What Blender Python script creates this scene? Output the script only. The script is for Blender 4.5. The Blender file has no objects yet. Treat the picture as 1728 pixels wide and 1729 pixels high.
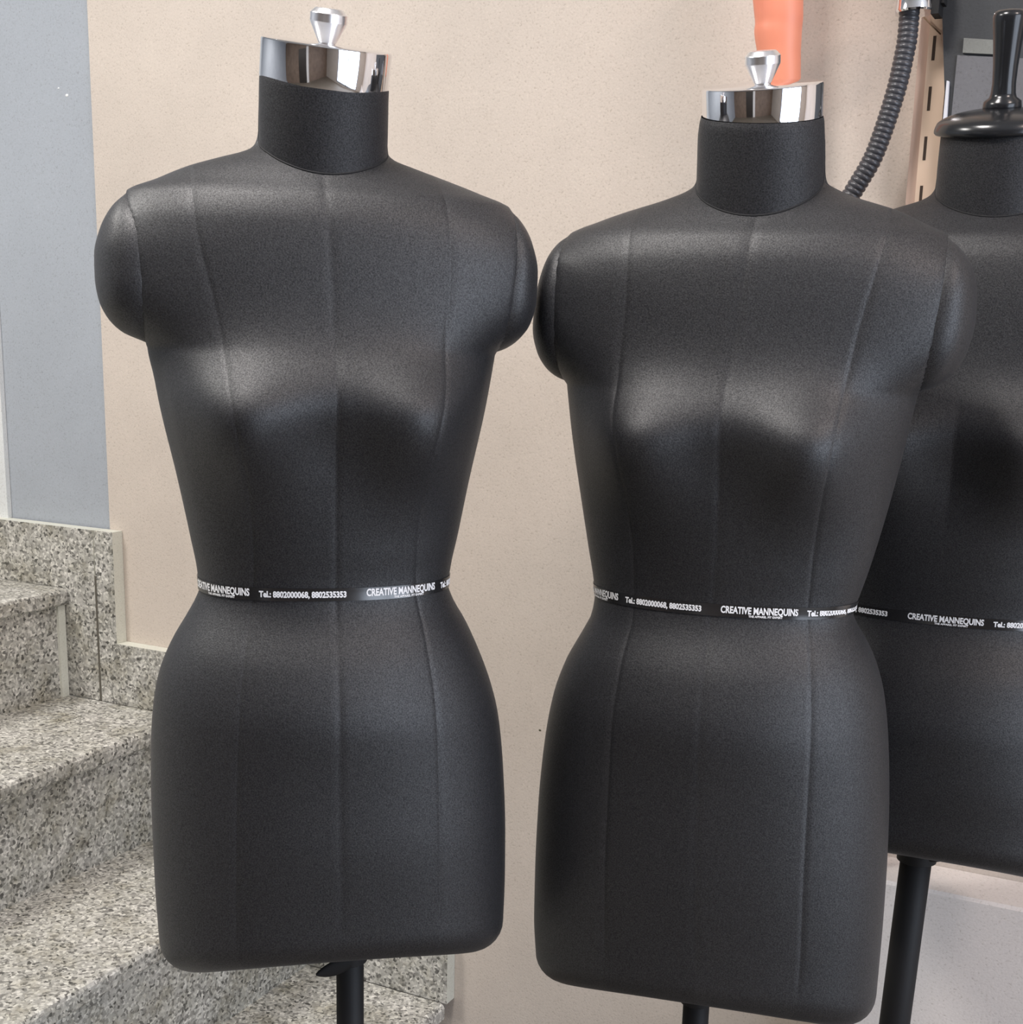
import bpy, math, random
import numpy as np
from mathutils import Vector, Matrix
random.seed(4)
COL = bpy.context.scene.collection
PI = math.pi

# ------------------------------------------------------------------ camera
f, cx, cy, H = 2200.0, 864.0, 1050.0, 1.25
pit = math.atan(490 / f); rol = math.radians(1.4)
F = np.array([0, math.cos(pit), -math.sin(pit)])
U0 = np.array([0, math.sin(pit), math.cos(pit)])
X0 = np.array([1.0, 0, 0])
R = math.cos(rol) * X0 + math.sin(rol) * U0
U = -math.sin(rol) * X0 + math.cos(rol) * U0
C = np.array([0, 0, H])
YAW = math.radians(26.8)                       # the main wall runs along x; the camera looks at it aslant
_rz = np.array([[math.cos(YAW), -math.sin(YAW), 0], [math.sin(YAW), math.cos(YAW), 0], [0, 0, 1]])
F, R, U = _rz @ F, _rz @ R, _rz @ U
FH = _rz @ np.array([0, 1.0, 0])

def ray(x, y):
    return F + (x - cx) / f * R - (y - cy) / f * U

def hit(x, y, P0, nrm):
    d = ray(x, y)
    return C + d * (((P0 - C) @ nrm) / (d @ nrm))

cam = bpy.data.cameras.new('camera'); co = bpy.data.objects.new('camera', cam); COL.objects.link(co)
cam.sensor_fit = 'HORIZONTAL'; cam.sensor_width = 36; cam.lens = 36 * f / 1728
cam.shift_x = 0.0; cam.shift_y = (cy - 864.5) / 1728
cam.clip_start = .02
M = Matrix.Identity(4)
for i in range(3):
    M[i][0] = R[i]; M[i][1] = U[i]; M[i][2] = -F[i]; M[i][3] = C[i]
co.matrix_world = M
sc = bpy.context.scene
sc.camera = co

# ------------------------------------------------------------------ helpers
def link(name, verts, faces, mat=None, parent=None, smooth=True, mats=None, fm=None, sharp=None):
    me = bpy.data.meshes.new(name)
    me.from_pydata([tuple(map(float, v)) for v in verts], [], faces)
    for m in (mats or [mat]):
        me.materials.append(m)
    if fm is not None:
        me.polygons.foreach_set('material_index', fm)
    if smooth:
        me.polygons.foreach_set('use_smooth', [True] * len(me.polygons))
        if sharp:
            me.set_sharp_from_angle(angle=math.radians(sharp))
    me.update()
    o = bpy.data.objects.new(name, me); COL.objects.link(o)
    if parent is not None:
        o.parent = parent
    return o

def empty(name, loc=(0, 0, 0), rz=0):
    o = bpy.data.objects.new(name, None); COL.objects.link(o)
    o.location = loc; o.rotation_euler = (0, 0, rz); o.empty_display_size = .05
    return o

def tag(o, label, cat, group=None):
    o['label'] = label; o['category'] = cat
    if group: o['group'] = group
    return o

def struct(o):
    o['kind'] = 'structure'; return o

class MB:
    def __init__(s): s.v = []; s.f = []; s.m = []
    def quad_box(s, P):                      # P: 8 corners, bottom 4 ccw then top 4
        b = len(s.v); s.v += [tuple(p) for p in P]
        for q in ((3, 2, 1, 0), (4, 5, 6, 7), (0, 1, 5, 4), (1, 2, 6, 5), (2, 3, 7, 6), (3, 0, 4, 7)):
            s.f.append(tuple(b + i for i in q)); s.m.append(0)
    def prism(s, poly, fn, e0, e1, side=0):    # poly of (a,b); fn(a,b,e)->point
        b = len(s.v); k = len(poly)
        s.v += [tuple(fn(x, y, e0)) for x, y in poly] + [tuple(fn(x, y, e1)) for x, y in poly]
        s.f.append(tuple(b + i for i in range(k))[::-1]); s.m.append(0)
        s.f.append(tuple(b + k + i for i in range(k))); s.m.append(0)
        for i in range(k):
            j = (i + 1) % k
            s.f.append((b + i, b + j, b + k + j, b + k + i)); s.m.append(side)
    def grid(s, rows, closed=True, mi=0, cap0=False, cap1=False):
        b = len(s.v); k = len(rows[0])
        for r in rows: s.v += [tuple(p) for p in r]
        for i in range(len(rows) - 1):
            for j in range(k if closed else k - 1):
                jj = (j + 1) % k
                s.f.append((b + i * k + j, b + i * k + jj, b + (i + 1) * k + jj, b + (i + 1) * k + j)); s.m.append(mi)
        if cap0: s.f.append(tuple(b + j for j in range(k))[::-1]); s.m.append(mi)
        if cap1: s.f.append(tuple(b + (len(rows) - 1) * k + j for j in range(k))); s.m.append(mi)
    def lathe(s, prof, org, ax, seg=48, sx=1, sy=1, refx=None):
        org = np.array(org, float); ax = np.array(ax, float); ax /= np.linalg.norm(ax)
        rx = np.array(refx if refx is not None else ((1, 0, 0) if abs(ax[0]) < .9 else (0, 1, 0)), float)
        rx = rx - ax * (rx @ ax); rx /= np.linalg.norm(rx); ry = np.cross(ax, rx)
        rows = [[org + ax * h + rx * (sx * r * math.cos(2 * PI * j / seg)) + ry * (sy * r * math.sin(2 * PI * j / seg)) for j in range(seg)] for r, h in prof]
        s.grid(rows, True, 0, True, True)
    def tube(s, pts, rad, seg=16):
        pts = [np.array(p, float) for p in pts]; rows = []
        prev = None
        for i, p in enumerate(pts):
            tg = pts[min(i + 1, len(pts) - 1)] - pts[max(i - 1, 0)]; tg /= np.linalg.norm(tg)
            if prev is None:
                prev = np.cross(tg, (0, 1, 0)); 
                if np.linalg.norm(prev) < .1: prev = np.cross(tg, (1, 0, 0))
            prev = prev - tg * (prev @ tg); prev /= np.linalg.norm(prev); b2 = np.cross(tg, prev)
            rr = rad[i] if hasattr(rad, '__len__') else rad
            rows.append([p + rr * (math.cos(2 * PI * j / seg) * prev + math.sin(2 * PI * j / seg) * b2) for j in range(seg)])
        s.grid(rows, True, 0, True, True)
    def build(s, name, mat=None, parent=None, smooth=False, sharp=None, mats=None):
        return link(name, s.v, s.f, mat, parent, smooth, mats, s.m if mats else None, sharp)

def pchip(xs, ys):
    xs = np.array(xs, float); ys = np.array(ys, float)
    o = np.argsort(xs); xs = xs[o]; ys = ys[o]
    h = np.diff(xs); d = np.diff(ys) / h
    m = np.zeros(len(xs)); m[0] = d[0]; m[-1] = d[-1]
    for i in range(1, len(xs) - 1):
        if d[i - 1] * d[i] > 0:
            w1 = 2 * h[i] + h[i - 1]; w2 = h[i] + 2 * h[i - 1]
            m[i] = (w1 + w2) / (w1 / d[i - 1] + w2 / d[i])
    def g(x):
        if x <= xs[0]: return float(ys[0])
        if x >= xs[-1]: return float(ys[-1])
        i = int(np.searchsorted(xs, x)) - 1
        u = (x - xs[i]) / h[i]
        return float((1 + 2 * u) * (1 - u) ** 2 * ys[i] + u * (1 - u) ** 2 * h[i] * m[i] + u * u * (3 - 2 * u) * ys[i + 1] + u * u * (u - 1) * h[i] * m[i + 1])
    return g

# ------------------------------------------------------------------ materials
def mat_new(name):
    m = bpy.data.materials.new(name); m.use_nodes = True
    nt = m.node_tree; b = nt.nodes['Principled BSDF']
    return m, nt, b

def setp(b, **k):
    for n, v in k.items():
        b.inputs[n.replace('_', ' ')].default_value = v

def noise(nt, scale, detail=2, rough=.5, coord='Object'):
    tc = nt.nodes.new('ShaderNodeTexCoord'); n = nt.nodes.new('ShaderNodeTexNoise')
    n.inputs['Scale'].default_value = scale; n.inputs['Detail'].default_value = detail; n.inputs['Roughness'].default_value = rough
    nt.links.new(tc.outputs[coord], n.inputs['Vector']); return n

def ramp(nt, src, stops, interp='LINEAR'):
    r = nt.nodes.new('ShaderNodeValToRGB'); r.color_ramp.interpolation = interp
    e = r.color_ramp.elements
    while len(e) < len(stops): e.new(.5)
    for i, (p, c) in enumerate(stops):
        e[i].position = p; e[i].color = (*c, 1)
    nt.links.new(src, r.inputs['Fac']); return r

def bump(nt, b, src, strength, dist):
    k = nt.nodes.new('ShaderNodeBump'); k.inputs['Strength'].default_value = strength; k.inputs['Distance'].default_value = dist
    nt.links.new(src, k.inputs['Height']); nt.links.new(k.outputs['Normal'], b.inputs['Normal'])

def fabric(name, c, rough=.5, spec=.5, sheen=.15):
    m, nt, b = mat_new(name)
    n = noise(nt, 750, 2, .7)
    r = ramp(nt, n.outputs['Fac'], [(.3, tuple(x * .35 for x in c)), (.5, c), (.72, tuple(x * 1.9 for x in c))])
    nt.links.new(r.outputs['Color'], b.inputs['Base Color'])
    setp(b, Roughness=rough, Sheen_Weight=sheen, Sheen_Roughness=.5)
    n3 = noise(nt, 900, 1, .5)
    mr = nt.nodes.new('ShaderNodeMapRange'); mr.inputs[1].default_value = .32; mr.inputs[2].default_value = .68
    mr.inputs[3].default_value = spec * .62; mr.inputs[4].default_value = min(1, spec * 1.42)
    nt.links.new(n3.outputs['Fac'], mr.inputs[0]); nt.links.new(mr.outputs[0], b.inputs['Specular IOR Level'])
    bump(nt, b, n.outputs['Fac'], .3, .0006)
    return m

FAB_A = fabric('black knit fabric', (.0072, .0074, .0094), .55, .62, .03)
FAB_B = fabric('black knit fabric laid on the cross', (.0115, .0118, .0140), .52, .62, .03)
FAB_N = fabric('black neck fabric', (.010, .010, .012), .6, .45, .04)
SEAM, nt_, b_ = mat_new('seam thread'); setp(b_, Base_Color=(.008, .008, .009, 1), Roughness=.8)

def simple(name, c, rough=.5, metal=0, spec=.5):
    m, nt, b = mat_new(name); setp(b, Base_Color=(*c, 1), Roughness=rough, Metallic=metal)
    b.inputs['Specular IOR Level'].default_value = spec
    return m

CHROME = simple('polished chrome', (.88, .88, .9), .05, 1)
KNOBM = simple('turned aluminium', (.9, .9, .92), .3, 1)
BLACKM = simple('black painted steel', (.011, .011, .012), .6, 0, .3)
BLACKG = simple('black gloss lacquer', (.012, .013, .015), .22)
RIBBON = simple('black satin ribbon', (.014, .014, .015), .2, 0, .9)
INK = simple('white printing', (.85, .85, .86), .5)
RUBBER = simple('black ribbed rubber', (.055, .055, .062), .32)
ORANGE, nt, b = mat_new('orange plastic skin'); n = noise(nt, 12, 2)
r_ = ramp(nt, n.outputs['Fac'], [(.3, (.78, .25, .155)), (.7, (.84, .31, .19))]); nt.links.new(r_.outputs['Color'], b.inputs['Base Color'])
setp(b, Roughness=.4, Subsurface_Weight=.0)

def plaster(name, c, var=.10, bumps=.25, weave=True):
    m, nt, b = mat_new(name)
    n1 = noise(nt, 3.2, 5, .6); n2 = noise(nt, 330, 3, .65)
    lo = tuple(x * (1 - var) for x in c); hi = tuple(min(1, x * (1 + var * .6)) for x in c)
    r1 = ramp(nt, n1.outputs['Fac'], [(.3, lo), (.7, hi)])
    r2 = ramp(nt, n2.outputs['Fac'], [(.27, (.72, .70, .67)), (.42, (.97, .97, .97)), (.62, (1, 1, 1)), (.75, (1.12, 1.12, 1.12))])
    mx = nt.nodes.new('ShaderNodeMix'); mx.data_type = 'RGBA'; mx.blend_type = 'MULTIPLY'; mx.inputs[0].default_value = 1
    nt.links.new(r1.outputs['Color'], mx.inputs[6]); nt.links.new(r2.outputs['Color'], mx.inputs[7])
    nt.links.new(mx.outputs[2], b.inputs['Base Color'])
    setp(b, Roughness=.65); bump(nt, b, n2.outputs['Fac'], bumps, .002)
    return m

BEIGE = plaster('beige plaster', (.62, .545, .475))
GREY = plaster('grey wall paint', (.38, .41, .45), .06, .12)
WHITEISH = plaster('white painted plinth', (.86, .80, .76), .05, .15)
TRIMW = plaster('white trim paint', (.72, .74, .74), .05, .1)
UPR = simple('cream painted steel', (.74, .56, .42), .4)
SLOT = simple('dark slot', (.05, .03, .02), .8)
DARK = plaster('dark grey board', (.045, .048, .052), .15, .1)
DARK2 = plaster('mid grey plate', (.20, .205, .19), .12, .1)
DARK3 = plaster('grey inset sheet', (.145, .145, .155), .1, .1)

def granite(name, k=1.0):
    m, nt, b = mat_new(name)
    tc = nt.nodes.new('ShaderNodeTexCoord')
    dn = noise(nt, 70, 3, .6)
    mxv = nt.nodes.new('ShaderNodeMix'); mxv.data_type = 'VECTOR'; mxv.inputs[0].default_value = .012
    nt.links.new(tc.outputs['Object'], mxv.inputs[4]); nt.links.new(dn.outputs['Color'], mxv.inputs[5])
    v = nt.nodes.new('ShaderNodeTexVoronoi'); v.inputs['Scale'].default_value = 240
    nt.links.new(mxv.outputs[1], v.inputs['Vector'])
    sp = nt.nodes.new('ShaderNodeSeparateColor'); nt.links.new(v.outputs['Color'], sp.inputs['Color'])
    c = lambda x, w=1.0: (x * k, x * k * .985 * w, x * k * .93 * w)
    r1 = ramp(nt, sp.outputs['Red'], [(0, c(.07)), (.12, c(.19)), (.3, c(.31)), (.55, c(.40)), (.8, c(.50)), (1, c(.66))])
    n2 = noise(nt, 16, 5, .7)
    r2 = ramp(nt, n2.outputs['Fac'], [(.3, (.62, .59, .50)), (.5, (.97, .96, .92)), (.7, (1.2, 1.18, 1.16))])
    mx = nt.nodes.new('ShaderNodeMix'); mx.data_type = 'RGBA'; mx.blend_type = 'MULTIPLY'; mx.inputs[0].default_value = 1
    nt.links.new(r1.outputs['Color'], mx.inputs[6]); nt.links.new(r2.outputs['Color'], mx.inputs[7])
    nt.links.new(mx.outputs[2], b.inputs['Base Color'])
    setp(b, Roughness=.42); bump(nt, b, n2.outputs['Fac'], .1, .001)
    return m
GRAN = granite('speckled grey granite', 1.08)
GEDGE = plaster('pale cut stone edge', (.66, .66, .58), .10, .1)
JOINT = simple('dark joint', (.11, .10, .08), .9)

# ------------------------------------------------------------------ room frame, aligned with the main wall
WN = np.array([0, 1.0, 0]); WT = np.array([1.0, 0, 0]); WC = 1.7
def W(s, m, z):                               # along wall, out of the wall, up
    return WN * (WC - m) + WT * s + np.array([0, 0, z])
def wpix(x, y, m=0.0):
    P = hit(x, y, WN * (WC - m), WN); return float(P @ WT), float(P[2])

def wbox(s0, s1, m0, m1, z0, z1):
    return [W(s0, m1, z0), W(s1, m1, z0), W(s1, m0, z0), W(s0, m0, z0), W(s0, m1, z1), W(s1, m1, z1), W(s1, m0, z1), W(s0, m0, z1)]
def boxobj(name, mat, s0, s1, m0, m1, z0, z1, parent=None):
    b = MB(); b.quad_box(wbox(s0, s1, m0, m1, z0, z1)); return b.build(name, mat, parent)

SL, SR, MF, ZC = -3.3, 2.3, 4.6, 2.75
s_edge = wpix(166, 440, -.022)[0]
struct(boxobj('floor', plaster('pale floor tile', (.17, .145, .115), .08, .05), SL, SR, -.1, MF, -.1, 0))
struct(boxobj('ceiling', plaster('white ceiling', (.8, .8, .79), .03, .05), SL, SR, -.1, MF, ZC, ZC + .1))
wallb = struct(boxobj('wall_back', GREY, SL - .1, s_edge + .02, -.1, -.026, 0, ZC))
wallbb = struct(boxobj('wall_back_beige', BEIGE, s_edge, SR + .1, -.1, -.022, 0, ZC))
struct(boxobj('wall_left', GREY, SL - .1, SL, -.1, MF, 0, ZC))
struct(boxobj('wall_front', plaster('brown wall', (.20, .145, .11), .25, .1), SL, SR, MF, MF + .1, 0, ZC))
# shop window in the right wall
m0, m1, z0, z1 = .55, 2.75, .12, 2.4
b = MB()
for q in ((SR, SR + .1, -.1, m0, 0, ZC), (SR, SR + .1, m1, MF, 0, ZC), (SR, SR + .1, m0, m1, 0, z0), (SR, SR + .1, m0, m1, z1, ZC)):
    b.quad_box(wbox(*q))
struct(b.build('wall_right', plaster('cream wall', (.55, .51, .47), .06, .1)))
wf = MB()
for q in ((SR - .02, SR + .06, m0, m0 + .05, z0, z1), (SR - .02, SR + .06, m1 - .05, m1, z0, z1), (SR - .02, SR + .06, m0, m1, z0, z0 + .05), (SR - .02, SR + .06, m0, m1, z1 - .05, z1), (SR, SR + .04, (m0 + m1) / 2 - .03, (m0 + m1) / 2 + .03, z0, z1)):
    wf.quad_box(wbox(*q))
struct(wf.build('window_1', simple('dark window frame', (.05, .05, .06), .4)))
struct(boxobj('door_1', simple('dark door', (.03, .025, .022), .4), -1.3, -.4, MF - .03, MF, 0, 2.1))
struct(boxobj('trim_2', simple('white door trim', (.75, .74, .72), .5), -.4, -.15, MF - .04, MF, 0, 2.2))

def chip(x, y, r, m, mat, par_):
    s_, z_ = wpix(x, y, m); p = W(s_, m - .0005, z_); b = MB()
    b.lathe([(r, 0), (r * .7, .0012), (r * .1, .0015)], p, -WN, 9, 1, .7); b.build('paint_chip', mat, par_)
CHIPW = simple('bare white filler', (.85, .85, .84), .8)
chip(113, 161, .0038, -.026, CHIPW, wallb); chip(99, 149, .0022, -.026, CHIPW, wallb)
chip(912, 1233, .0024, -.022, simple('dark speck', (.06, .06, .03), .8), wallbb)

# ------------------------------------------------------------------ staircase
RUN, RISE, SN, ZN = .2665, .2005, -1.757, .778
noses = [(SN + RUN * i, ZN - RISE * i) for i in range(-1, 4)]
noses[4] = (-.962, .172)
stairs = empty('staircase', W(-1.4, .8, 0))
tag(stairs, 'speckled grey granite staircase rising to the left along the wall', 'stairs')
inv = stairs.matrix_world
def par(o, p):
    bpy.context.view_layer.update()
    o.parent = p; o.matrix_parent_inverse = p.matrix_world.inverted(); return o
MS0, MS1 = .005, 1.75
TH = .030
for i, (sn, zn) in enumerate(noses):
    back = noses[i - 1][0] - .012 if i else sn - RUN - .02
    b = MB(); nb = 5
    prof = [(back, zn - TH), (sn - .004, zn - TH), (sn, zn - TH + .004), (sn, zn - .007), (sn - .003, zn - .002), (sn - .008, zn), (back, zn)]
    b.prism(prof, lambda a, z, e: W(a, e, z), MS0, MS1)
    par(b.build('tread', GRAN), stairs)
    zb = (noses[i + 1][1] if i < 4 else 0)
    par(boxobj('riser', GRAN, sn - .040, sn - .012, MS0, MS1 - .006, zb, zn - TH), stairs)
par(boxobj('end_strip', GEDGE, noses[1][0] - .0125, noses[1][0] - .007, .0055, .022, noses[2][1], noses[1][1] - TH), stairs)
# stepped granite skirting along the wall
SKH, SKX = .112, .112
def skirt_poly(i):
    sn, zn = noses[i]; sp, zp = noses[i - 1]
    s1 = sn + SKX if i < 4 else sn + .003
    s0 = sp + SKX
    return s0, s1, zn
z_t1 = noses[1][1] + SKH
pieces = []
bb = empty('baseboard_back', W(-1.4, 0, 0)); struct(bb)
for i in range(1, 5):
    s0, s1, zn = skirt_poly(i)
    zlow = noses[i + 1][1] if i < 4 else zn
    if i == 1: s0 -= .6
    top = zn + SKH
    prev = noses[i - 1][1] if i > 0 else zn
    b = MB()
    sj = noses[i][0] + .068 if i < 4 else s1 + .002
    b.prism([(s0, zn), (sj - .002, zn), (sj - .002, top), (s0, top)], lambda a, z, e: W(a, e, z), -.0215, .003, 1)
    par(b.build('skirting_slab', None, None, mats=[GRAN, GEDGE]), bb)
    b = MB()
    if i < 4:
        b.prism([(noses[i][0] - .03, zlow), (s1, zlow), (s1, top), (sj - .0, top), (sj, zn - .0), (noses[i][0] - .03, zn)], lambda a, z, e: W(a, e, z), -.0215, .0028, 1)
        par(b.build('skirting_slab', None, None, mats=[GRAN, GEDGE]), bb)
        par(boxobj('joint', JOINT, sj - .002, sj + .002, 0, .0036, zlow, zn + .03), bb)
# pale end strip of the lowest skirting slab
struct(boxobj('trim_1', TRIMW, *(lambda a: (a - .10, a))(wpix(10, 790, -.018)[0]), -.0255, -.016, z_t1, 2.4))

# ------------------------------------------------------------------ low boxed ledge at the lower right
LZ, LD = .565, .066
led = MB()
led.prism([(-.0215, 0), (LD, 0), (LD, LZ - .004), (LD - .004, LZ), (-.0215, LZ)], lambda a, z, e: W(e, a, z), -.33, SR)
struct(led.build('trim_3', WHITEISH))

# ------------------------------------------------------------------ dress forms
def sgnpow(v, e): return math.copysign(abs(v) ** e, v)

class Form:
    """One dress form measured about its own upright axis."""
    def __init__(s, axis, yaw, left, right, princess, centre, ys, arms, depth=1.0, hem_r=.033, hem_raise=.03, bust=.043, nfront=None):
        s.P0 = np.array([axis[0], axis[1], 0]); s.yaw = math.radians(yaw) + YAW
        s.lx = np.array([math.cos(s.yaw), math.sin(s.yaw), 0]); s.fr = np.array([math.sin(s.yaw), -math.cos(s.yaw), 0])
        v = s.P0 - np.array([0, 0, 0]); v = v / np.linalg.norm(v); s.view = v
        s.lat = np.array([v[1], -v[0], 0])
        s.depth = depth; s.hem_raise = hem_raise; s.hem_r = hem_r; s.bustA = bust
        L = [s.loc(x, y) for x, y in left]; Rr = [s.loc(x, y) for x, y in right]
        s.zhem = (L[-1][1] + Rr[-1][1]) / 2
        s.xl = pchip([p[1] for p in L], [p[0] for p in L]); s.xr = pchip([p[1] for p in Rr], [p[0] for p in Rr])
        # landmarks
        s.lm = {k: s.loc(v[0], v[1], v[2])[1] for k, v in ys.items()}
        z = s.lm
        hip, waist, bustz, sh, nb, nt = z['hip'], z['waist'], z['bust'], z['shoulder'], z['neckbase'], z['necktop']
        d = depth
        nf = s.loc(*nfront)[1]
        fr = [(s.zhem - .05, .098), (s.zhem, .100), (hip, .106), (waist - .12, .105), (waist - .065, .095), (waist, .072), (waist + .04, .078), (waist + .08, .084), (bustz - .03, .088), (bustz + .05, .087), (nf - .085, .084), (nf - .06, .082), (nf - .035, .0785), (nf - .015, .0705), (nf, .0565), (nf + .010, .046), (nf + .020, .035), (nf + .034, .024), (nt + .05, .022)]
        bk = [(s.zhem - .05, .10), (s.zhem, .105), (hip, .118), (waist - .12, .112), (waist - .06, .094), (waist, .076), (waist + .08, .086), (bustz, .098), (bustz + .08, .10), (nf - .05, .094), (nf - .015, .082), (nf + .005, .066), (nf + .02, .050), (nf + .035, .030), (nt + .05, .03)]
        s.nf = nf
        s.df = pchip([a for a, _ in fr], [b * d for _, b in fr]); s.db = pchip([a for a, _ in bk], [b * d for _, b in bk])
        s.nexp = pchip([s.zhem, hip, waist, bustz, sh, nb + .01, nt], [2.5, 2.35, 2.25, 2.3, 2.3, 2.1, 2.05])
        s.arm_top, s.arm_bot = arms
        s.pl = None
        if princess:
            off = .085
            A = [s.loc(x, y, off) for x, y in princess[0]]; B = [s.loc(x, y, off) for x, y in princess[1]]
            s.pL = pchip([p[1] for p in A], [p[0] for p in A]); s.pR = pchip([p[1] for p in B], [p[0] for p in B])
        else:
            s.pL = s.pR = None
        if centre:
            A = [s.loc(x, y, .1) for x, y in centre]; s.pC = pchip([p[1] for p in A], [p[0] for p in A])
        else: s.pC = None
    def loc(s, x, y, fwd=0.0):
        P = hit(x, y, s.P0 + s.fr * fwd if fwd else s.P0, s.view if not fwd else s.fr)
        d = P - s.P0
        return float(d @ (s.lat if not fwd else s.lx)), float(P[2])
    def w(s, p):                     # local (x right, y forward, z) -> world
        return s.P0 + s.lx * p[0] + s.fr * p[1] + np.array([0, 0, p[2]])
    def armr(s, z):
        if not (s.arm_bot < z < s.arm_top): return 0.0
        u = (z - s.arm_bot) / (s.arm_top - s.arm_bot)
        return .70 * (1 - abs(2 * u - 1.0) ** 2.6) ** .5
    def bump(s, x, z):
        bz = s.lm['bust'] - .004; dz = z - bz
        V = math.exp(-(dz / .046) ** 2) if dz > 0 else math.exp(-(abs(dz) / .058) ** 2)
        ap = .076
        top = math.exp(-(abs(x) / .118) ** 4)
        bumps = math.exp(-((abs(x) - ap) / .047) ** 2)
        mix = min(1, max(0, (dz + .045) / .09)); mix = mix * mix * (3 - 2 * mix)
        br = .10 + .55 * mix
        belly = .006 * math.exp(-((z - (s.lm['waist'] - .10)) / .05) ** 2) * math.exp(-(x / .09) ** 2)
        return s.bustA * (br * top * (1 - bumps) + bumps) * V + belly
    def pt(s, phi, z, rim=0.0, k=1.0, k_in=0.0):
        """surface point at ring angle phi (0 front, 90 right); k_in shrinks inward for the hem rounding"""
        xl, xr = s.xl(z), s.xr(z); o = (xl + xr) / 2; hw = (xr - xl) / 2 - k_in
        n = s.nexp(z); e = 2 / n; r = s.armr(z)
        Wd = hw / (1 - r ** n) ** (1 / n) if r > 0 else hw
        sn, cs = math.sin(phi), math.cos(phi)
        x = Wd * sgnpow(sn, e)
        D = (s.df(z) if cs > 0 else s.db(z)) - k_in
        y = D * sgnpow(cs, e)
        x = max(-hw, min(hw, x))
        if cs > 0: y += s.bump(x, z) * min(1, cs * 2.2)
        if rim:
            l = math.hypot(x / hw, y / D) or 1
            x += rim * x / hw / l; y += rim * y / D / l
        return (x * k + o, y * k, z)
    def phi_at(s, x, z):
        xl, xr = s.xl(z), s.xr(z); o = (xl + xr) / 2; hw = (xr - xl) / 2; n = s.nexp(z); r = s.armr(z)
        Wd = hw / (1 - r ** n) ** (1 / n) if r > 0 else hw
        q = max(-.97 * hw, min(.97 * hw, x - o)) / Wd
        return math.asin(max(-1, min(1, sgnpow(q, n / 2))))
    def raise_(s, z, phi):
        u = max(0, min(1, 1 - (z - s.zhem) / .16)); u = u * u * (3 - 2 * u)
        return s.hem_raise * u * max(0, math.cos(phi)) ** 1.3

def make_form(fm, name, label, group, nap, groove=.00045):
    root = empty(name, fm.P0); tag(root, label, 'dress form', group)
    bpy.context.view_layer.update()
    z = fm.lm; ntop = z['necktop'] - .004
    # ---- ring columns with seams
    def columns(zz):
        pc = fm.phi_at(fm.pC(zz), zz) if fm.pC else 0
        pr = fm.phi_at(fm.pR(zz), zz) if fm.pR else math.radians(48)
        pl = fm.phi_at(fm.pL(zz), zz) if fm.pL else -math.radians(48)
        hw = (fm.xr(zz) - fm.xl(zz)) / 2; d = .0011 / max(.04, hw)
        return pc, pr, pl, d
    SEG = [('c', 'r', 18), ('r', 's', 22), ('s', 'br', 18), ('br', 'b', 12), ('b', 'bl', 12), ('bl', 'sl', 18), ('sl', 'l', 22), ('l', 'c', 18)]
    def ring_phis(zz):
        pc, pr, pl, d = columns(zz)
        A = {'c': pc, 'r': pr, 's': PI / 2, 'br': math.radians(140), 'b': PI, 'bl': math.radians(220), 'sl': 1.5 * PI, 'l': 2 * PI + pl}
        out = []
        for a, b2, k in SEG:
            p0 = A[a]; p1 = A[b2] if b2 != 'c' else 2 * PI + pc
            g0 = d if a not in ('s', 'sl') else 0; g1 = d if b2 not in ('s', 'sl') else 0
            if a in ('s', 'sl'): out.append((p0, 0))
            else: out.append((p0, 1)); out.append((p0 + d, 0))
            for i in range(1, k): out.append((p0 + g0 + (p1 - g1 - p0 - g0) * i / k, 0))
            if g1: out.append((p1 - d, 0))
        return out
    zh = fm.zhem
    zs = [zh + (z['waist'] - .012 - zh) * i / 44 for i in range(45)]
    zs += [z['waist'] - .012 + .024 * i / 8 for i in range(1, 9)]
    a = zs[-1]; zs += [a + (z['shoulder'] - .05 - a) * i / 80 for i in range(1, 81)]
    a = zs[-1]; zs += [a + (z['neckbase'] + .045 - a) * i / 90 for i in range(1, 91)]
    a = zs[-1]; zs += [a + (ntop - .012 - a) * i / 8 for i in range(1, 9)]
    rows = []
    # underside, then rounded hem
    rr = fm.hem_r
    for k in (.12, .4, .7, .9):
        rows.append([fm.w((lambda p: (p[0], p[1], zh - rr + fm.raise_(zh, ph)))(fm.pt(ph, zh, 0, k, rr))) for ph, g in ring_phis(zh)])
    for i in range(8):
        ang = PI / 2 * (1 - i / 8)
        rows.append([fm.w((lambda p: (p[0], p[1], zh - rr * math.sin(ang) + fm.raise_(zh, ph)))(fm.pt(ph, zh, 0, 1, rr * (1 - math.cos(ang))))) for ph, g in ring_phis(zh)])
    for zz in zs:
        fade = min(1, max(0, (zz - zh) / .03))
        rows.append([fm.w((lambda p: (p[0], p[1], zz + fm.raise_(zz, ph)))(fm.pt(ph, zz, -groove * g * fade))) for ph, g in ring_phis(zz)])
    # panel index per column
    pan = []; 
    for si, (a2, b2, k) in enumerate(SEG):
        cnt = k + (0 if a2 in ('s', 'sl') else 1) + (0 if b2 in ('s', 'sl') else 1)
        pan += [si] * cnt
    nn = len(rows[0]); assert len(pan) == nn, (len(pan), nn)
    V = []; Fc = []; Mi = []
    inv = -fm.P0
    for r in rows: V += [p + inv for p in r]
    for i in range(len(rows) - 1):
        for j in range(nn):
            jj = (j + 1) % nn
            Fc.append((i * nn + j, i * nn + jj, (i + 1) * nn + jj, (i + 1) * nn + j)); Mi.append(nap[pan[j]])
    Fc.append(tuple(range(nn))[::-1]); Mi.append(0)
    link('torso', V, Fc, None, root, True, [FAB_A, FAB_B], Mi)
    return root

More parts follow.
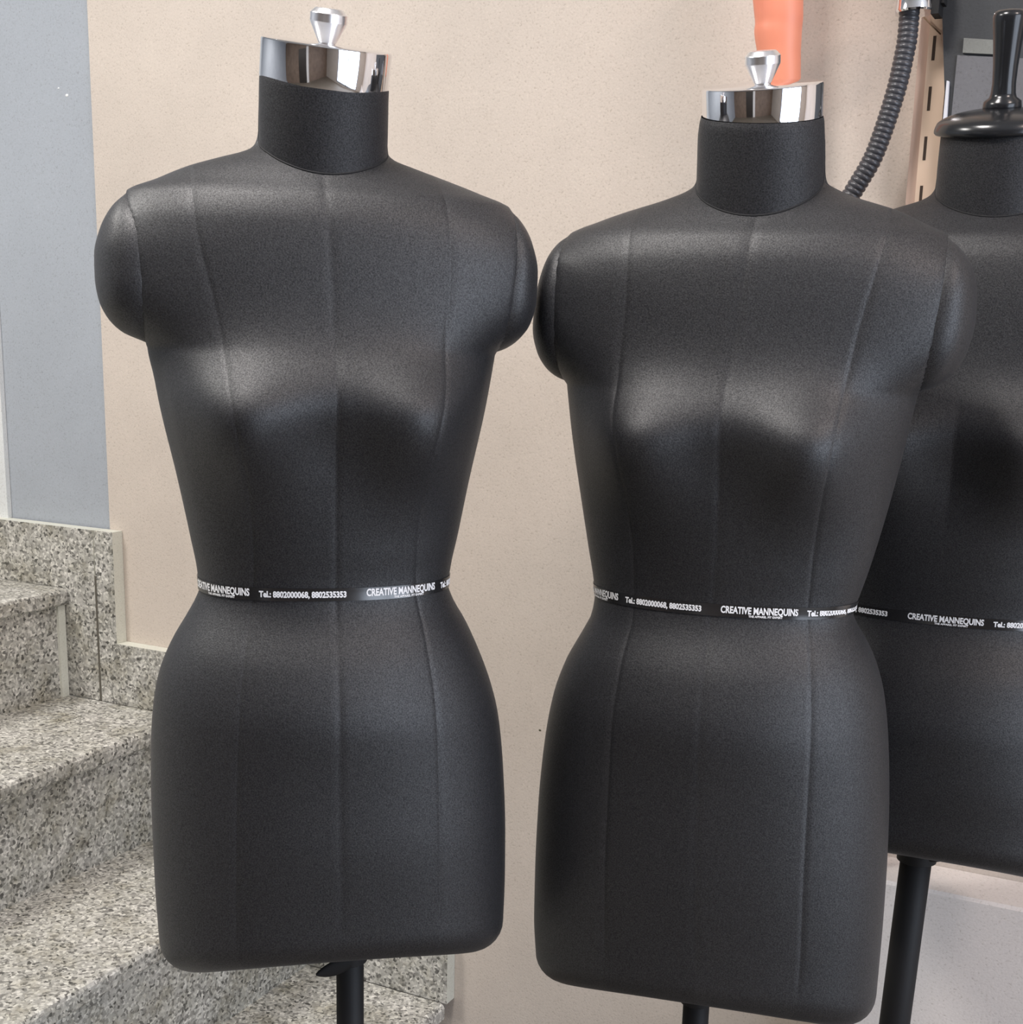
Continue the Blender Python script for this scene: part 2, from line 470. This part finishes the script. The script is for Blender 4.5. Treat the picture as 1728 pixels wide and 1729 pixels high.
# the neck is a column of its own, sunk into the shoulders
def inside(fm, x, y, z):
    xl, xr = fm.xl(z), fm.xr(z); o = (xl + xr) / 2; hw = (xr - xl) / 2; n = fm.nexp(z); r = fm.armr(z)
    Wd = hw / (1 - r ** n) ** (1 / n) if r > 0 else hw
    D = fm.df(z) if y > 0 else fm.db(z)
    return abs((x - o) / Wd) ** n + abs(y / D) ** n < 1 and abs(x - o) < hw

def neck_part(fm, root, ztop, lean, ynf, mat=FAB_N, rx=None):
    N, K = 128, 24
    zn = fm.nf; zs_ = fm.lm['necktop']
    o_ = lambda z: (fm.xl(max(z, fm.lm['necktop'] - .03)) + fm.xr(max(z, fm.lm['necktop'] - .03))) / 2
    h_ = lambda z: (fm.xr(max(z, fm.lm['necktop'] - .03)) - fm.xl(max(z, fm.lm['necktop'] - .03))) / 2 + .0002
    if rx: h_ = lambda z: rx
    yc = lambda z: ynf + (z - zn) * math.tan(math.radians(lean))
    def P(ph, z):
        h = h_(z); return (o_(z) + h * math.sin(ph), yc(z) + h * .93 * math.cos(ph), z)
    rows = [[] for _ in range(K + 3)]; bead = []
    for j in range(N):
        ph = 2 * PI * j / N
        lo, hi = zn - .03, zs_ - .005
        for _ in range(26):
            m_ = (lo + hi) / 2
            x, y, _z = P(ph, m_)
            if inside(fm, x, y, m_): lo = m_
            else: hi = m_
        zb = (lo + hi) / 2; zt = ztop(math.sin(ph), math.cos(ph))
        for i in range(-2, K + 1):
            zz = zb + (zt - zb) * i / K if i >= 0 else zb + .006 * i
            q = P(ph, zz)
            if i >= K - 1:
                k_ = .995 if i < K else .985; o2 = o_(zz); y2 = yc(zz); q = (o2 + (q[0] - o2) * k_, y2 + (q[1] - y2) * k_, q[2])
            rows[i + 2].append(fm.w(q) - fm.P0)
        bead.append(fm.w(P(ph, zb + .0004)) - fm.P0)
    b = MB(); b.grid(rows, True)
    o = b.build('neck', mat, root, True)
    b = MB(); b.tube(bead + bead[:2], .0008, 8)
    b.build('neck_seam', SEAM, o, True)
    return P
def arm_part(fm, root, side, outl, seam, name='arm_cap'):
    O = [fm.loc(x, y) for x, y in outl]; go = pchip([p[1] for p in O], [p[0] for p in O])
    zt, zb = O[0][1], O[-1][1]
    K, N = 44, 28; rows = []
    for i in range(K + 1):
        th = PI * i / K; zz = (zt + zb) / 2 + (zt - zb) / 2 * math.cos(th) 
        xs = (fm.xr if side > 0 else fm.xl)(zz); xo = go(zz); dx = xo - xs
        if side * dx < 0: dx = 0
        n = fm.nexp(zz); r = fm.armr(zz)
        r = max(r, .0)
        rf = fm.df(zz) * r; rb = fm.db(zz) * r
        row = []
        for j in range(N + 1):
            a = -PI / 2 + PI * j / N
            # a=-90 front edge, +90 back edge
            y = -math.sin(a) * (rf if a < 0 else rb) * 1.02
            x = xs + dx * (math.cos(a) ** .8) - side * .002
            row.append(fm.w((x, y, zz)) - fm.P0)
        # close behind the seam
        for j in range(N - 1, 0, -1):
            a = -PI / 2 + PI * j / N
            y = -math.sin(a) * (rf if a < 0 else rb) * 1.02
            row.append(fm.w((xs - side * .004, y, zz)) - fm.P0)
        rows.append(row if side > 0 else row)
    b = MB(); b.grid(rows, True)
    o = b.build(name, FAB_B, root, True)
    import bmesh
    bm = bmesh.new(); bm.from_mesh(o.data); bmesh.ops.remove_doubles(bm, verts=bm.verts, dist=1e-5); bmesh.ops.recalc_face_normals(bm, faces=bm.faces); bm.to_mesh(o.data); bm.free()
    return o

def cap_part(fm, root, corners):
    """chrome disc: corners = left-top, right-top, left-bottom, right-bottom as seen, tilt forward in degrees"""
    lt, rt, lb, rb, fwd, yc = corners
    P = [np.array(fm.loc(*q)) for q in (lt, rt, lb, rb)]
    cb = (P[2] + P[3]) / 2; ct = (P[0] + P[1]) / 2
    rad = 1.012 * (np.linalg.norm(P[1] - P[0]) + np.linalg.norm(P[3] - P[2])) / 4
    ld = (P[1] - P[0]) / np.linalg.norm(P[1] - P[0])
    right = fm.lx * ld[0] + np.array([0, 0, ld[1]])
    up0 = np.cross(right, -fm.fr); up0 /= np.linalg.norm(up0)
    if up0[2] < 0: up0 = -up0
    a = math.radians(fwd); ax = up0 * math.cos(a) + fm.fr * math.sin(a)
    h = np.linalg.norm(ct - cb)
    org = fm.w((cb[0], yc, cb[1])) - fm.P0
    b = MB(); bv = .0016
    b.lathe([(rad - .004, -.006), (rad - .0005, -.004), (rad, -.001), (rad, h - bv), (rad - bv * .3, h - bv * .3), (rad - bv, h), (.002, h + .0002)], org, ax, 96, 1, .96, right)
    cap = b.build('neck_cap', CHROME, root, True, 25)
    top = org + ax * h
    return cap, org, top, ax, right, rad

def knob_part(cap, top, ax, s=.95, sh=.93):
    b = MB()
    pr = [(.0074, -.001), (.0074, .0012), (.0080, .0018), (.0156, .0170), (.0160, .0180), (.0160, .0246), (.0157, .0252), (.0122, .0288), (.0114, .0292), (.001, .0293)]
    b.lathe([(r * s, h * sh) for r, h in pr], top, ax, 40)
    k = b.build('knob', KNOBM, cap, True, 14)
    return k

def ring_at(fm, z, off, N=720):
    pts = [np.array(fm.pt(2 * PI * i / N, z, off)) for i in range(N + 1)]
    return pts

def tape_part(fm, root, anchor, phrase, wc=.0695, wt=.0750, g1=.0085, g2=.0175, hh=.0056):
    zc = fm.lm['waist']; N = 360
    rows = []
    prof = [(-hh, -.0008), (-hh, .0009), (-hh * .5, .0010), (0, .0010), (hh * .5, .0010), (hh, .0009), (hh, -.0008)]
    for dz, off in prof:
        rows.append([fm.w(fm.pt(2 * PI * i / N, zc + dz, off)) - fm.P0 for i in range(N)])
    b = MB(); b.grid(rows, True)
    tp = b.build('waist_tape', RIBBON, root, True, 40)
    pts = [np.array(fm.pt(2 * PI * i / 720, zc, .0014)) for i in range(721)]
    xy = np.array([[p[0], p[1]] for p in pts])
    seg = np.linalg.norm(np.diff(xy, axis=0), axis=1); cum = np.concatenate([[0], np.cumsum(seg)]); tot = cum[-1]
    def on(sv):
        sv = sv % tot
        i = max(0, min(int(np.searchsorted(cum, sv)) - 1, len(seg) - 1))
        u = (sv - cum[i]) / seg[i]; return xy[i] * (1 - u) + xy[i + 1] * u
    # where along the ribbon the first phrase starts
    best = None
    for i in range(-180, 181):
        p = fm.w(pts[i % 720]) - C; k = p @ F; px = cx + f * (p @ R) / k
        if best is None or abs(px - anchor) < best[0]: best = (abs(px - anchor), cum[i % 720] if i >= 0 else cum[i % 720] - tot)
    s0 = best[1]
    def flat(txt, size, bold):
        cu = bpy.data.curves.new('t', 'FONT'); cu.body = txt; cu.size = size; cu.offset = bold; cu.resolution_u = 3
        ob = bpy.data.objects.new('t', cu); COL.objects.link(ob)
        ev = ob.evaluated_get(bpy.context.evaluated_depsgraph_get()); me = ev.to_mesh()
        r = ([tuple(v.co) for v in me.vertices], [tuple(p.vertices) for p in me.polygons])
        ev.to_mesh_clear(); bpy.data.objects.remove(ob); bpy.data.curves.remove(cu)
        return r
    def put(geo, start, width, dz):
        vs, fs = geo; x0 = min(v[0] for v in vs); x1 = max(v[0] for v in vs); k = width / (x1 - x0); V = []
        for x, y, _ in vs:
            q = on(start + (x - x0) * k); V.append(fm.w((q[0], q[1], zc + dz + y)) - fm.P0)
        link('lettering', V, fs, INK, tp, False)
    A = flat('CREATIVE MANNEQUINS', .0088, .0003); B = flat('Tel.: 8802000068, 8802535353', .0072, .00032); S = flat('THE APPAREL FIT EXPERT', .0026, .0001)
    pitch = wc + wt + g1 + g2
    base = s0 if phrase == 'C' else s0 + wt + g2
    for k in (-2, -1, 0, 1):
        a = base + pitch * k
        if not -.25 < a < .25: 
            if not -.25 < a + wc + g1 < .25: continue
        put(A, a, wc, -.0018); put(S, a + wc * .36, wc * .44, -.0048)
        put(B, a + wc + g1, wt, -.0022)
    return tp

# ---------------- left form
SCL = 1.2
def axis_at(px, d):
    dr = ray(px, 1000); k = d / (dr @ FH); return (float(dr[0] * k), float(dr[1] * k))

neckL = [(438, 120), (437, 170), (437, 205), (435, 230), (431, 243)]
left1 = neckL + [(424, 251), (408, 258), (370, 268), (318, 283), (265, 305), (218, 326), (236, 400), (244, 480), (248, 545), (251, 585), (262, 635), (272, 685), (300, 800), (322, 900), (334, 960), (337, 990), (331, 1008), (318, 1032), (290, 1080), (270, 1130), (261, 1180), (257, 1250), (258, 1350), (264, 1480), (271, 1570)]
right1 = [(654, 140), (653, 180), (653, 225), (654, 248), (657, 262), (668, 272), (700, 285), (760, 308), (812, 329), (858, 351), (860, 420), (850, 510), (842, 560), (836, 597), (820, 680), (793, 800), (773, 900), (761, 955), (757, 985), (765, 1010), (785, 1045), (810, 1100), (828, 1150), (840, 1200), (848, 1280), (852, 1400), (851, 1480), (848, 1548)]
prin1 = ([(318, 285), (335, 400), (360, 500), (380, 600), (387, 650), (395, 700), (405, 750), (420, 830), (429, 950), (428, 1020), (415, 1100), (405, 1200), (400, 1400), (400, 1600)],
         [(758, 310), (765, 400), (762, 480), (755, 560), (750, 640), (735, 720), (716, 830), (710, 920), (710, 1000), (722, 1080), (735, 1200), (740, 1400), (740, 1600)])
cent1 = [(553, 310), (560, 400), (567, 560), (570, 640), (570, 800), (572, 1000), (573, 1200), (577, 1600)]
ax1 = axis_at(549, 1.17)
F1 = Form(ax1, 12, left1, right1, prin1, cent1, dict(hip=(549, 1350, 0), waist=(570, 1003, .07), bust=(480, 700, .12), shoulder=(549, 338, 0), neckbase=(545, 268, 0), necktop=(545, 140, 0)), (0, 0), nfront=(545, 303, .055))
F1.arm_top = F1.loc(540, 334)[1]; F1.arm_bot = F1.loc(540, 590)[1]
d1 = make_form(F1, 'dress_form', 'black female dress form before the granite stairs, its chrome neck cap tilted sideways', 'black dress forms', [0, 1, 0, 0, 0, 0, 1, 0])
def topz(c1, c2, fwd):
    z1, z2 = c1, c2
    return lambda sn, c: (z1 + z2) / 2 + (z2 - z1) / 2 * sn - .054 * math.tan(math.radians(fwd)) * c
tz = (F1.loc(438, 130)[1], F1.loc(653, 153)[1])
neck_part(F1, d1, topz(tz[0] + .002, tz[1] + .002, 13), 10, .001)
arm_part(F1, d1, -1, [(216, 327), (188, 352), (168, 390), (159, 432), (160, 470), (166, 505), (180, 535), (205, 560), (246, 578)], None)
arm_part(F1, d1, 1, [(858, 352), (882, 376), (900, 412), (910, 465), (908, 510), (898, 548), (880, 573), (860, 588), (837, 597)], None)
capo, org, top, axv, rt, rad = cap_part(F1, d1, ((439, 68), (655, 95), (438, 129), (653, 152), 13, .014))
knob_part(capo, top, axv)
tape_part(F1, d1, 438, 'T')

# ---------------- centre form
left2 = [(1187, 205), (1182, 240), (1180, 280), (1177, 300), (1171, 314), (1160, 322), (1120, 338), (1055, 358), (1010, 374), (965, 394), (953, 460), (951, 560), (954, 620), (957, 650), (965, 722), (980, 830), (993, 920), (1002, 980), (1004, 1004), (999, 1035), (985, 1062), (955, 1115), (935, 1170), (920, 1250), (910, 1350), (905, 1450), (903, 1540), (907, 1620)]
right2 = [(1393, 200), (1394, 240), (1394, 280), (1395, 300), (1399, 312), (1410, 319), (1440, 333), (1520, 360), (1560, 380), (1597, 402), (1592, 470), (1576, 560), (1560, 625), (1547, 672), (1525, 760), (1495, 870), (1465, 965), (1449, 1008), (1441, 1030), (1444, 1045), (1455, 1063), (1478, 1110), (1493, 1170), (1500, 1260), (1500, 1380), (1495, 1480), (1488, 1570), (1481, 1645)]
prin2 = ([(1055, 362), (1055, 500), (1045, 620), (1042, 680), (1050, 760), (1060, 850), (1065, 950), (1062, 1045), (1048, 1120), (1035, 1250), (1028, 1400), (1022, 1650)],
         [(1505, 372), (1480, 460), (1450, 560), (1425, 670), (1408, 760), (1388, 850), (1372, 950), (1362, 1045), (1368, 1120), (1370, 1250), (1362, 1400), (1350, 1650)])
cent2 = [(1268, 375), (1255, 450), (1240, 560), (1225, 650), (1215, 750), (1208, 900), (1200, 1000), (1190, 1100), (1182, 1250), (1175, 1500), (1172, 1680)]
ax2 = axis_at(1238, 1.225)
F2 = Form(ax2, -15, left2, right2, prin2, cent2, dict(hip=(1200, 1380, 0), waist=(1200, 1028, .07), bust=(1150, 742, .12), shoulder=(1282, 396, 0), neckbase=(1286, 329, 0), necktop=(1288, 205, 0)), (0, 0), nfront=(1268, 371, .055))
F2.arm_top = F2.loc(1290, 392)[1]; F2.arm_bot = F2.loc(1250, 656)[1]
d2 = make_form(F2, 'dress_form', 'black female dress form in the middle, level chrome cap before the orange limb', 'black dress forms', [1, 0, 0, 0, 0, 0, 1, 0])
tz = (F2.loc(1188, 203)[1], F2.loc(1393, 207)[1])
neck_part(F2, d2, topz(tz[0] + .002, tz[1] + .002, 14), 10, .001)
arm_part(F2, d2, -1, [(965, 394), (938, 412), (918, 445), (903, 500), (897, 555), (903, 592), (917, 620), (935, 636), (956, 645)], None)
arm_part(F2, d2, 1, [(1598, 403), (1622, 422), (1642, 452), (1650, 492), (1648, 540), (1637, 585), (1615, 625), (1585, 650), (1547, 664)], None)
capo, org, top, axv, rt, rad = cap_part(F2, d2, ((1195, 153), (1393, 144), (1190, 204), (1391, 208), 14, .014))
knob_part(capo, top, axv)
tape_part(F2, d2, 1217, 'C')

# ---------------- rear form at the right edge, turned wooden-style top
def mid(y): return 1690 - .121 * (y - 300)
def both(rows_):
    return [(mid(y) - h, y) for y, h in rows_], [(mid(y) + h, y + .03 * h) for y, h in rows_]
left3, right3 = both([(225, 106), (250, 107), (290, 107), (315, 108), (328, 114), (336, 125), (352, 172), (372, 235), (395, 288), (416, 325), (470, 322), (560, 308), (640, 292), (700, 284), (800, 264), (900, 243), (990, 226), (1035, 222), (1060, 226), (1100, 246), (1150, 268), (1200, 280), (1280, 287), (1340, 288), (1392, 284)])
ax3 = axis_at(1625, 1.39)
F3 = Form(ax3, -22, left3, right3, None, None, dict(hip=(1560, 1280, 0), waist=(1597, 1047, .08), bust=(1600, 745, .1), shoulder=(1675, 415, 0), neckbase=(1686, 345, 0), necktop=(1690, 230, 0)), (0, 0), 1.14, nfront=(1668, 375, .062))
F3.arm_top = F3.loc(1660, 416)[1]; F3.arm_bot = F3.loc(1650, 690)[1]
d3 = make_form(F3, 'dress_form', 'black dress form cut off at the right edge, turned black knob on its neck', 'black dress forms', [0, 0, 0, 0, 0, 0, 0, 0], 0)
neck_part(F3, d3, lambda sn, c: F3.loc(1690, 228)[1] + .004 - .014 * c, 8, .001)
def arm_list(side):
    return [(mid(y) + side * h, y + (.03 * h if side > 0 else 0)) for y, h in ((416, 325), (432, 352), (460, 376), (500, 390), (560, 392), (610, 376), (650, 350), (690, 288))]
arm_part(F3, d3, -1, arm_list(-1), None)
arm_part(F3, d3, 1, arm_list(1), None)
tape_part(F3, d3, 1533, 'C', .0755, .0815, .0092, .021)
# domed neck block with turned handle
P = np.array(F3.loc(1690, 220)); a = math.radians(12)
axv = np.array([0, 0, 1.]) * math.cos(a) + F3.fr * math.sin(a)
org = F3.w((P[0], .012, P[1])) - F3.P0
rr = .94 * 107 / 2240 * 1.39
b = MB(); dome = [(rr * .985, -.004), (rr * 1.012, -.002), (rr * 1.012, .0005), (rr * 1.0, .003)] + [(rr * math.cos(t), .003 + .017 * math.sin(t)) for t in [PI / 2 * i / 14 for i in range(2, 14)]] + [(.003, .020)]
b.lathe(dome, org, axv, 72)
dm = b.build('neck_block', BLACKG, d3, True, 50)
b = MB()
b.lathe([(.0165, .016), (.0185, .020), (.0178, .0255), (.0130, .029), (.0118, .033), (.0112, .042), (.0118, .058), (.0136, .080), (.0155, .097), (.0158, .102), (.0148, .106), (.0115, .108), (.001, .109)], org, axv, 48)
b.build('knob', BLACKG, dm, True, 60)

# ---------------- stands
def stand(fm, root, pxt, pxb, ytop, r, lever=None, lean=False, square=False):
    """post from inside the torso to the floor, cast base, clamp lever"""
    Pt = hit(pxt[0], pxt[1], fm.P0, fm.view); Pb = hit(pxb[0], pxb[1], fm.P0, fm.view)
    d = (Pb - Pt) / (Pb[2] - Pt[2])
    if not lean: d = np.array([0, 0, 1.]); Pt = (Pt + Pb) / 2
    top = Pt + d * (fm.zhem + .12 - Pt[2]); bot = Pt + d * (.02 - Pt[2])
    b = MB(); b.tube([top - fm.P0, (top + bot) / 2 - fm.P0, bot - fm.P0], r, 4 if square else 28)
    po = b.build('post', BLACKM, root, not square)
    b = MB(); b.lathe([(.12, 0), (.125, .004), (.125, .012), (.11, .018), (.05, .028), (.03, .05), (.022, .06)], (bot[0] - fm.P0[0], bot[1] - fm.P0[1], 0), (0, 0, 1), 56)
    b.build('base', BLACKM, root, True, 40)
    b = MB(); zc = fm.zhem - fm.hem_r
    cpt = Pt + d * (zc + .004 - Pt[2]) - fm.P0
    b.lathe([(r * 1.02, -.012), (r * 1.25, -.010), (r * 1.25, .012), (r * 1.7, .014), (r * 1.7, .03)], cpt, (0, 0, 1), 36)
    b.build('collar', BLACKM, root, True, 40)
    return po, cpt
po1, c1 = stand(F1, d1, (591, 1655), (592, 1725), 0, .0135)
po2, c2 = stand(F2, d2, (1177, 1700), (1173, 1728), 0, .0135)
po3, c3 = stand(F3, d3, (1549, 1440), (1511, 1728), 0, .0175, None, True)
def lever(root, org, dx, dz, L, side, fm):
    b = MB(); rows = []
    for i in range(15):
        u = i / 14; h = .0085 * math.sin(PI * min(1, u * .9 + .1)) ** .7 * (1 - .25 * u) + .0008; w_ = .004 * (1 - .5 * u)
        c_ = org + fm.lx * (side * L * u) + np.array([0, 0, dz * u]) + fm.fr * .014
        rows.append([c_ + np.array([0, 0, h]) * math.cos(t) + fm.fr * w_ * math.sin(t) for t in [2 * PI * k / 14 for k in range(14)]])
    b.grid(rows, True, 0, True, True)
    b.build('clamp_lever', BLACKM, root, True, 60)
lever(d1, c1 + np.array([0, 0, -.006]), 0, -.010, .034, -1, F1)
lever(d3, c3 + np.array([0, 0, .002]), 0, .004, .040, 1, F3)

# ------------------------------------------------------------------ orange limb hanging on the wall
def wallpt(x, y, m): 
    s_, z_ = wpix(x, y, m); return W(s_, m, z_)
rows = []
mo = .075
limb = [(-160, 1262, 1362), (-80, 1266, 1360), (0, 1272.5, 1356), (25, 1275, 1356), (42, 1276.5, 1354.5), (55, 1275, 1353.5), (66, 1276, 1353), (90, 1280, 1352), (115, 1284, 1352), (140, 1287, 1352), (175, 1290, 1350), (205, 1298, 1342), (216, 1312, 1330)]
gl = pchip([a for a, _, _ in limb], [b for _, b, _ in limb]); gr = pchip([a for a, _, _ in limb], [c for _, _, c in limb])
for i in range(64):
    y = -160 + 376 * i / 63
    A, B_ = wallpt(gl(y), y, mo), wallpt(gr(y), y, mo); ctr = (A + B_) / 2; rx = (B_ - A) / 2
    d = WN * -1 * np.linalg.norm(rx) * .85
    row = []
    for k in range(40):
        t = 2 * PI * k / 40
        q = ctr + rx * math.cos(t) + d * math.sin(t)
        # thumb crease
        if y < 32: q = q - d * .06 * math.exp(-((t - 2.22) / .07) ** 2) * min(1, (32 - y) / 14)
        row.append(q)
    rows.append(row)
b = MB(); b.grid(rows, True, 0, True, True)
limbo = b.build('hanging_mannequin_arm', ORANGE, None, True, 60)
tag(limbo, 'smooth orange mannequin limb hanging down behind the middle form\'s chrome cap', 'mannequin arm')

# ------------------------------------------------------------------ ribbed hose with chrome collar
hp = [(1540, -70), (1537, 0), (1536, 25), (1533, 60), (1526, 100), (1517, 140), (1507, 175), (1499, 200), (1476, 263), (1440, 326), (1400, 400), (1370, 520), (1360, 700), (1375, 950), (1405, 1200), (1440, 1400), (1455, 1478)]
mh = [.06, .06, .06, .06, .06, .06, .06, .06, .06, .06, .055, .05, .045, .04, .04, .04, .04]
pts = [wallpt(x, y, m) for (x, y), m in zip(hp, mh)]
pts[-1] = W(wpix(1450, 1480)[0], .04, LZ + .0135)
cum = [0]
for i in range(1, len(pts)): cum.append(cum[-1] + np.linalg.norm(pts[i] - pts[i - 1]))
gx = [pchip(cum, [p[k] for p in pts]) for k in range(3)]
rib = .0061; NR = int(cum[-1] / rib); SS = 8
path, rad_ = [], []
for i in range(NR * SS + 1):
    u = i / (NR * SS) * cum[-1]; path.append([g(u) for g in gx])
    ph = (i % SS) / SS
    rad_.append(.0101 + .0016 * math.sin(PI * ph) ** .6)
b = MB(); b.tube(path, rad_, 18)
hroot = empty('ribbed_hose', W(wpix(1500, 200)[0], .06, LZ)); tag(hroot, 'black ribbed flexible hose hanging from a chrome collar beside the slotted upright', 'hose')
bpy.context.view_layer.update()
par(b.build('hose', RUBBER, None, True), hroot)
b = MB(); o_ = wallpt(1545, 23, .06); u_ = wallpt(1549, -60, .06) - o_; L = np.linalg.norm(u_)
b.lathe([(.010, .003), (.0215, 0), (.0228, .002), (.0222, .006), (.0215, .012), (.0215, L), (.01, L)], o_, u_, 56)
cl = par(b.build('collar', CHROME, None, True, 40), hroot); cl['label'] = 'polished chrome collar'
b = MB(); s1, z1_ = wpix(1577, 30, .05); s2, z2_ = wpix(1590, -40, .05)
b.quad_box(wbox(s1, s1 + .0085, .042, .07, z1_, z2_)); b.quad_box(wbox(s1 + .006, s1 + .0125, .044, .064, z1_ + .012, z2_))
par(b.build('clip', BLACKM), hroot)
# string behind the hose
b = MB(); A = [wallpt(1511, 22, .012), wallpt(1520, 33, .012), wallpt(1556, 27, .012)]
b.tube([wallpt(1548, 16, .02), wallpt(1568, 37, .02), wallpt(1589, 58, .02)], .0009, 8)
stn = b.build('string', simple('brown string', (.30, .20, .12), .8), None, True)
tag(stn, 'thin brown string slanting across the slotted upright under the chrome collar', 'string')

# ------------------------------------------------------------------ slotted shelf upright
uroot = empty('slotted_upright', W(-.325, 0, 1.2)); tag(uroot, 'cream slotted steel shelf upright fixed to the beige wall behind the hose', 'shelf upright')
bpy.context.view_layer.update()
sU, _ = wpix(1560, 170, .012); wU = .0235
zA_, zB_ = LZ, 2.3
par(boxobj('channel', UPR, sU + .0, sU + wU, -.0215, .013, zA_, zB_), uroot)
par(boxobj('flange', simple('rose painted steel edge', (.60, .44, .36), .5), sU - .012, sU - .0006, -.0215, .006, zA_, zB_), uroot)
z_s = wpix(1563, 167, .013)[1]; pitch = .0560
for k in range(-16, 16):
    zz = z_s + pitch * k
    if LZ + .03 < zz < 2.25 and -8 < k < 4:
        par(boxobj('slot', SLOT, sU + .0050, sU + .0085, .011, .01325, zz - .0135, zz + .0135), uroot)

# ------------------------------------------------------------------ dark board beyond the upright
broot = empty('dark_board', W(-.2, .02, LZ)); tag(broot, 'dark grey board with lighter inset sheets behind the turned black knob', 'board')
bpy.context.view_layer.update()
def bpoly(name, mat, px, m_0, m_1):
    poly = [wpix(x, y, m_1) for x, y in px]
    b = MB(); b.prism(poly, lambda a, z, e: W(a, e, z), m_0, m_1)
    return par(b.build(name, mat), broot)
E0 = [wpix(1587, -120, .03), wpix(1588, 0, .03), wpix(1598, 232, .03)]
dsz = (E0[2][0] - E0[0][0]) / (E0[2][1] - E0[0][1])
ZB = 1.0; sb = E0[0][0] + dsz * (ZB - E0[0][1])
b = MB(); b.prism([(E0[0][0], E0[0][1]), (sb, ZB), (.25, ZB), (.25, E0[0][1])], lambda a, z, e: W(a, e, z), .016, .03)
par(b.build('panel', DARK), broot)
pl_ = bpoly('plate', DARK2, [(1628, 64), (1690, 68), (1690, 92), (1626, 89)], .028, .034); pl_['label'] = 'pale grey-green plate'
bpoly('sheet', DARK3, [(1617, 93), (1760, 100), (1760, 240), (1603, 236)], .028, .032)['label'] = 'grey sheet'
ed = bpoly('edge_strip', simple('white edge strip', (.7, .7, .74), .4), [(1599, 136), (1603, 137), (1597, 232), (1590, 230)], .028, .036); ed['label'] = 'white edge strip'

# ------------------------------------------------------------------ light
def area(name, loc, target, size, power, color, sy=None):
    l = bpy.data.lights.new(name, 'AREA'); l.energy = power; l.color = color; l.size = size
    if sy: l.shape = 'RECTANGLE'; l.size_y = sy
    o = bpy.data.objects.new(name, l); COL.objects.link(o); o.location = loc
    d = Vector(target) - Vector(loc); o.rotation_euler = d.to_track_quat('-Z', 'Y').to_euler()
    return o
def ceil_lamp(s_, m_, size, power, color):
    p = W(s_, m_, ZC - .035); q = W(s_, m_, 0)
    return area('ceiling_lamp', p, q, size, power, color)
ceil_lamp(-.72, 1.36, .42, 21, (1, .95, .92))
ceil_lamp(1.15, 1.15, .4, 14, (1, .82, .73))
ceil_lamp(-2.1, 1.5, .5, 29, (1, .97, .93))
# daylight through the shop window
wl = area('window_daylight', W(SR + .08, (m0 + m1) / 2, (z0 + z1) / 2), W(-1, (m0 + m1) / 2, 1.1), m1 - m0, 48, (.80, .87, 1.0), z1 - z0)
wd = bpy.data.worlds.new('world'); sc.world = wd; wd.use_nodes = True
wd.node_tree.nodes['Background'].inputs[0].default_value = (.62, .78, 1, 1); wd.node_tree.nodes['Background'].inputs[1].default_value = .6

sc.view_settings.view_transform = 'Standard'; sc.view_settings.look = 'None'
sc.view_settings.exposure = 0.66; sc.view_settings.gamma = 1; sc.view_settings.use_curve_mapping = False
sc.cycles.max_bounces = 8; sc.cycles.use_denoising = True
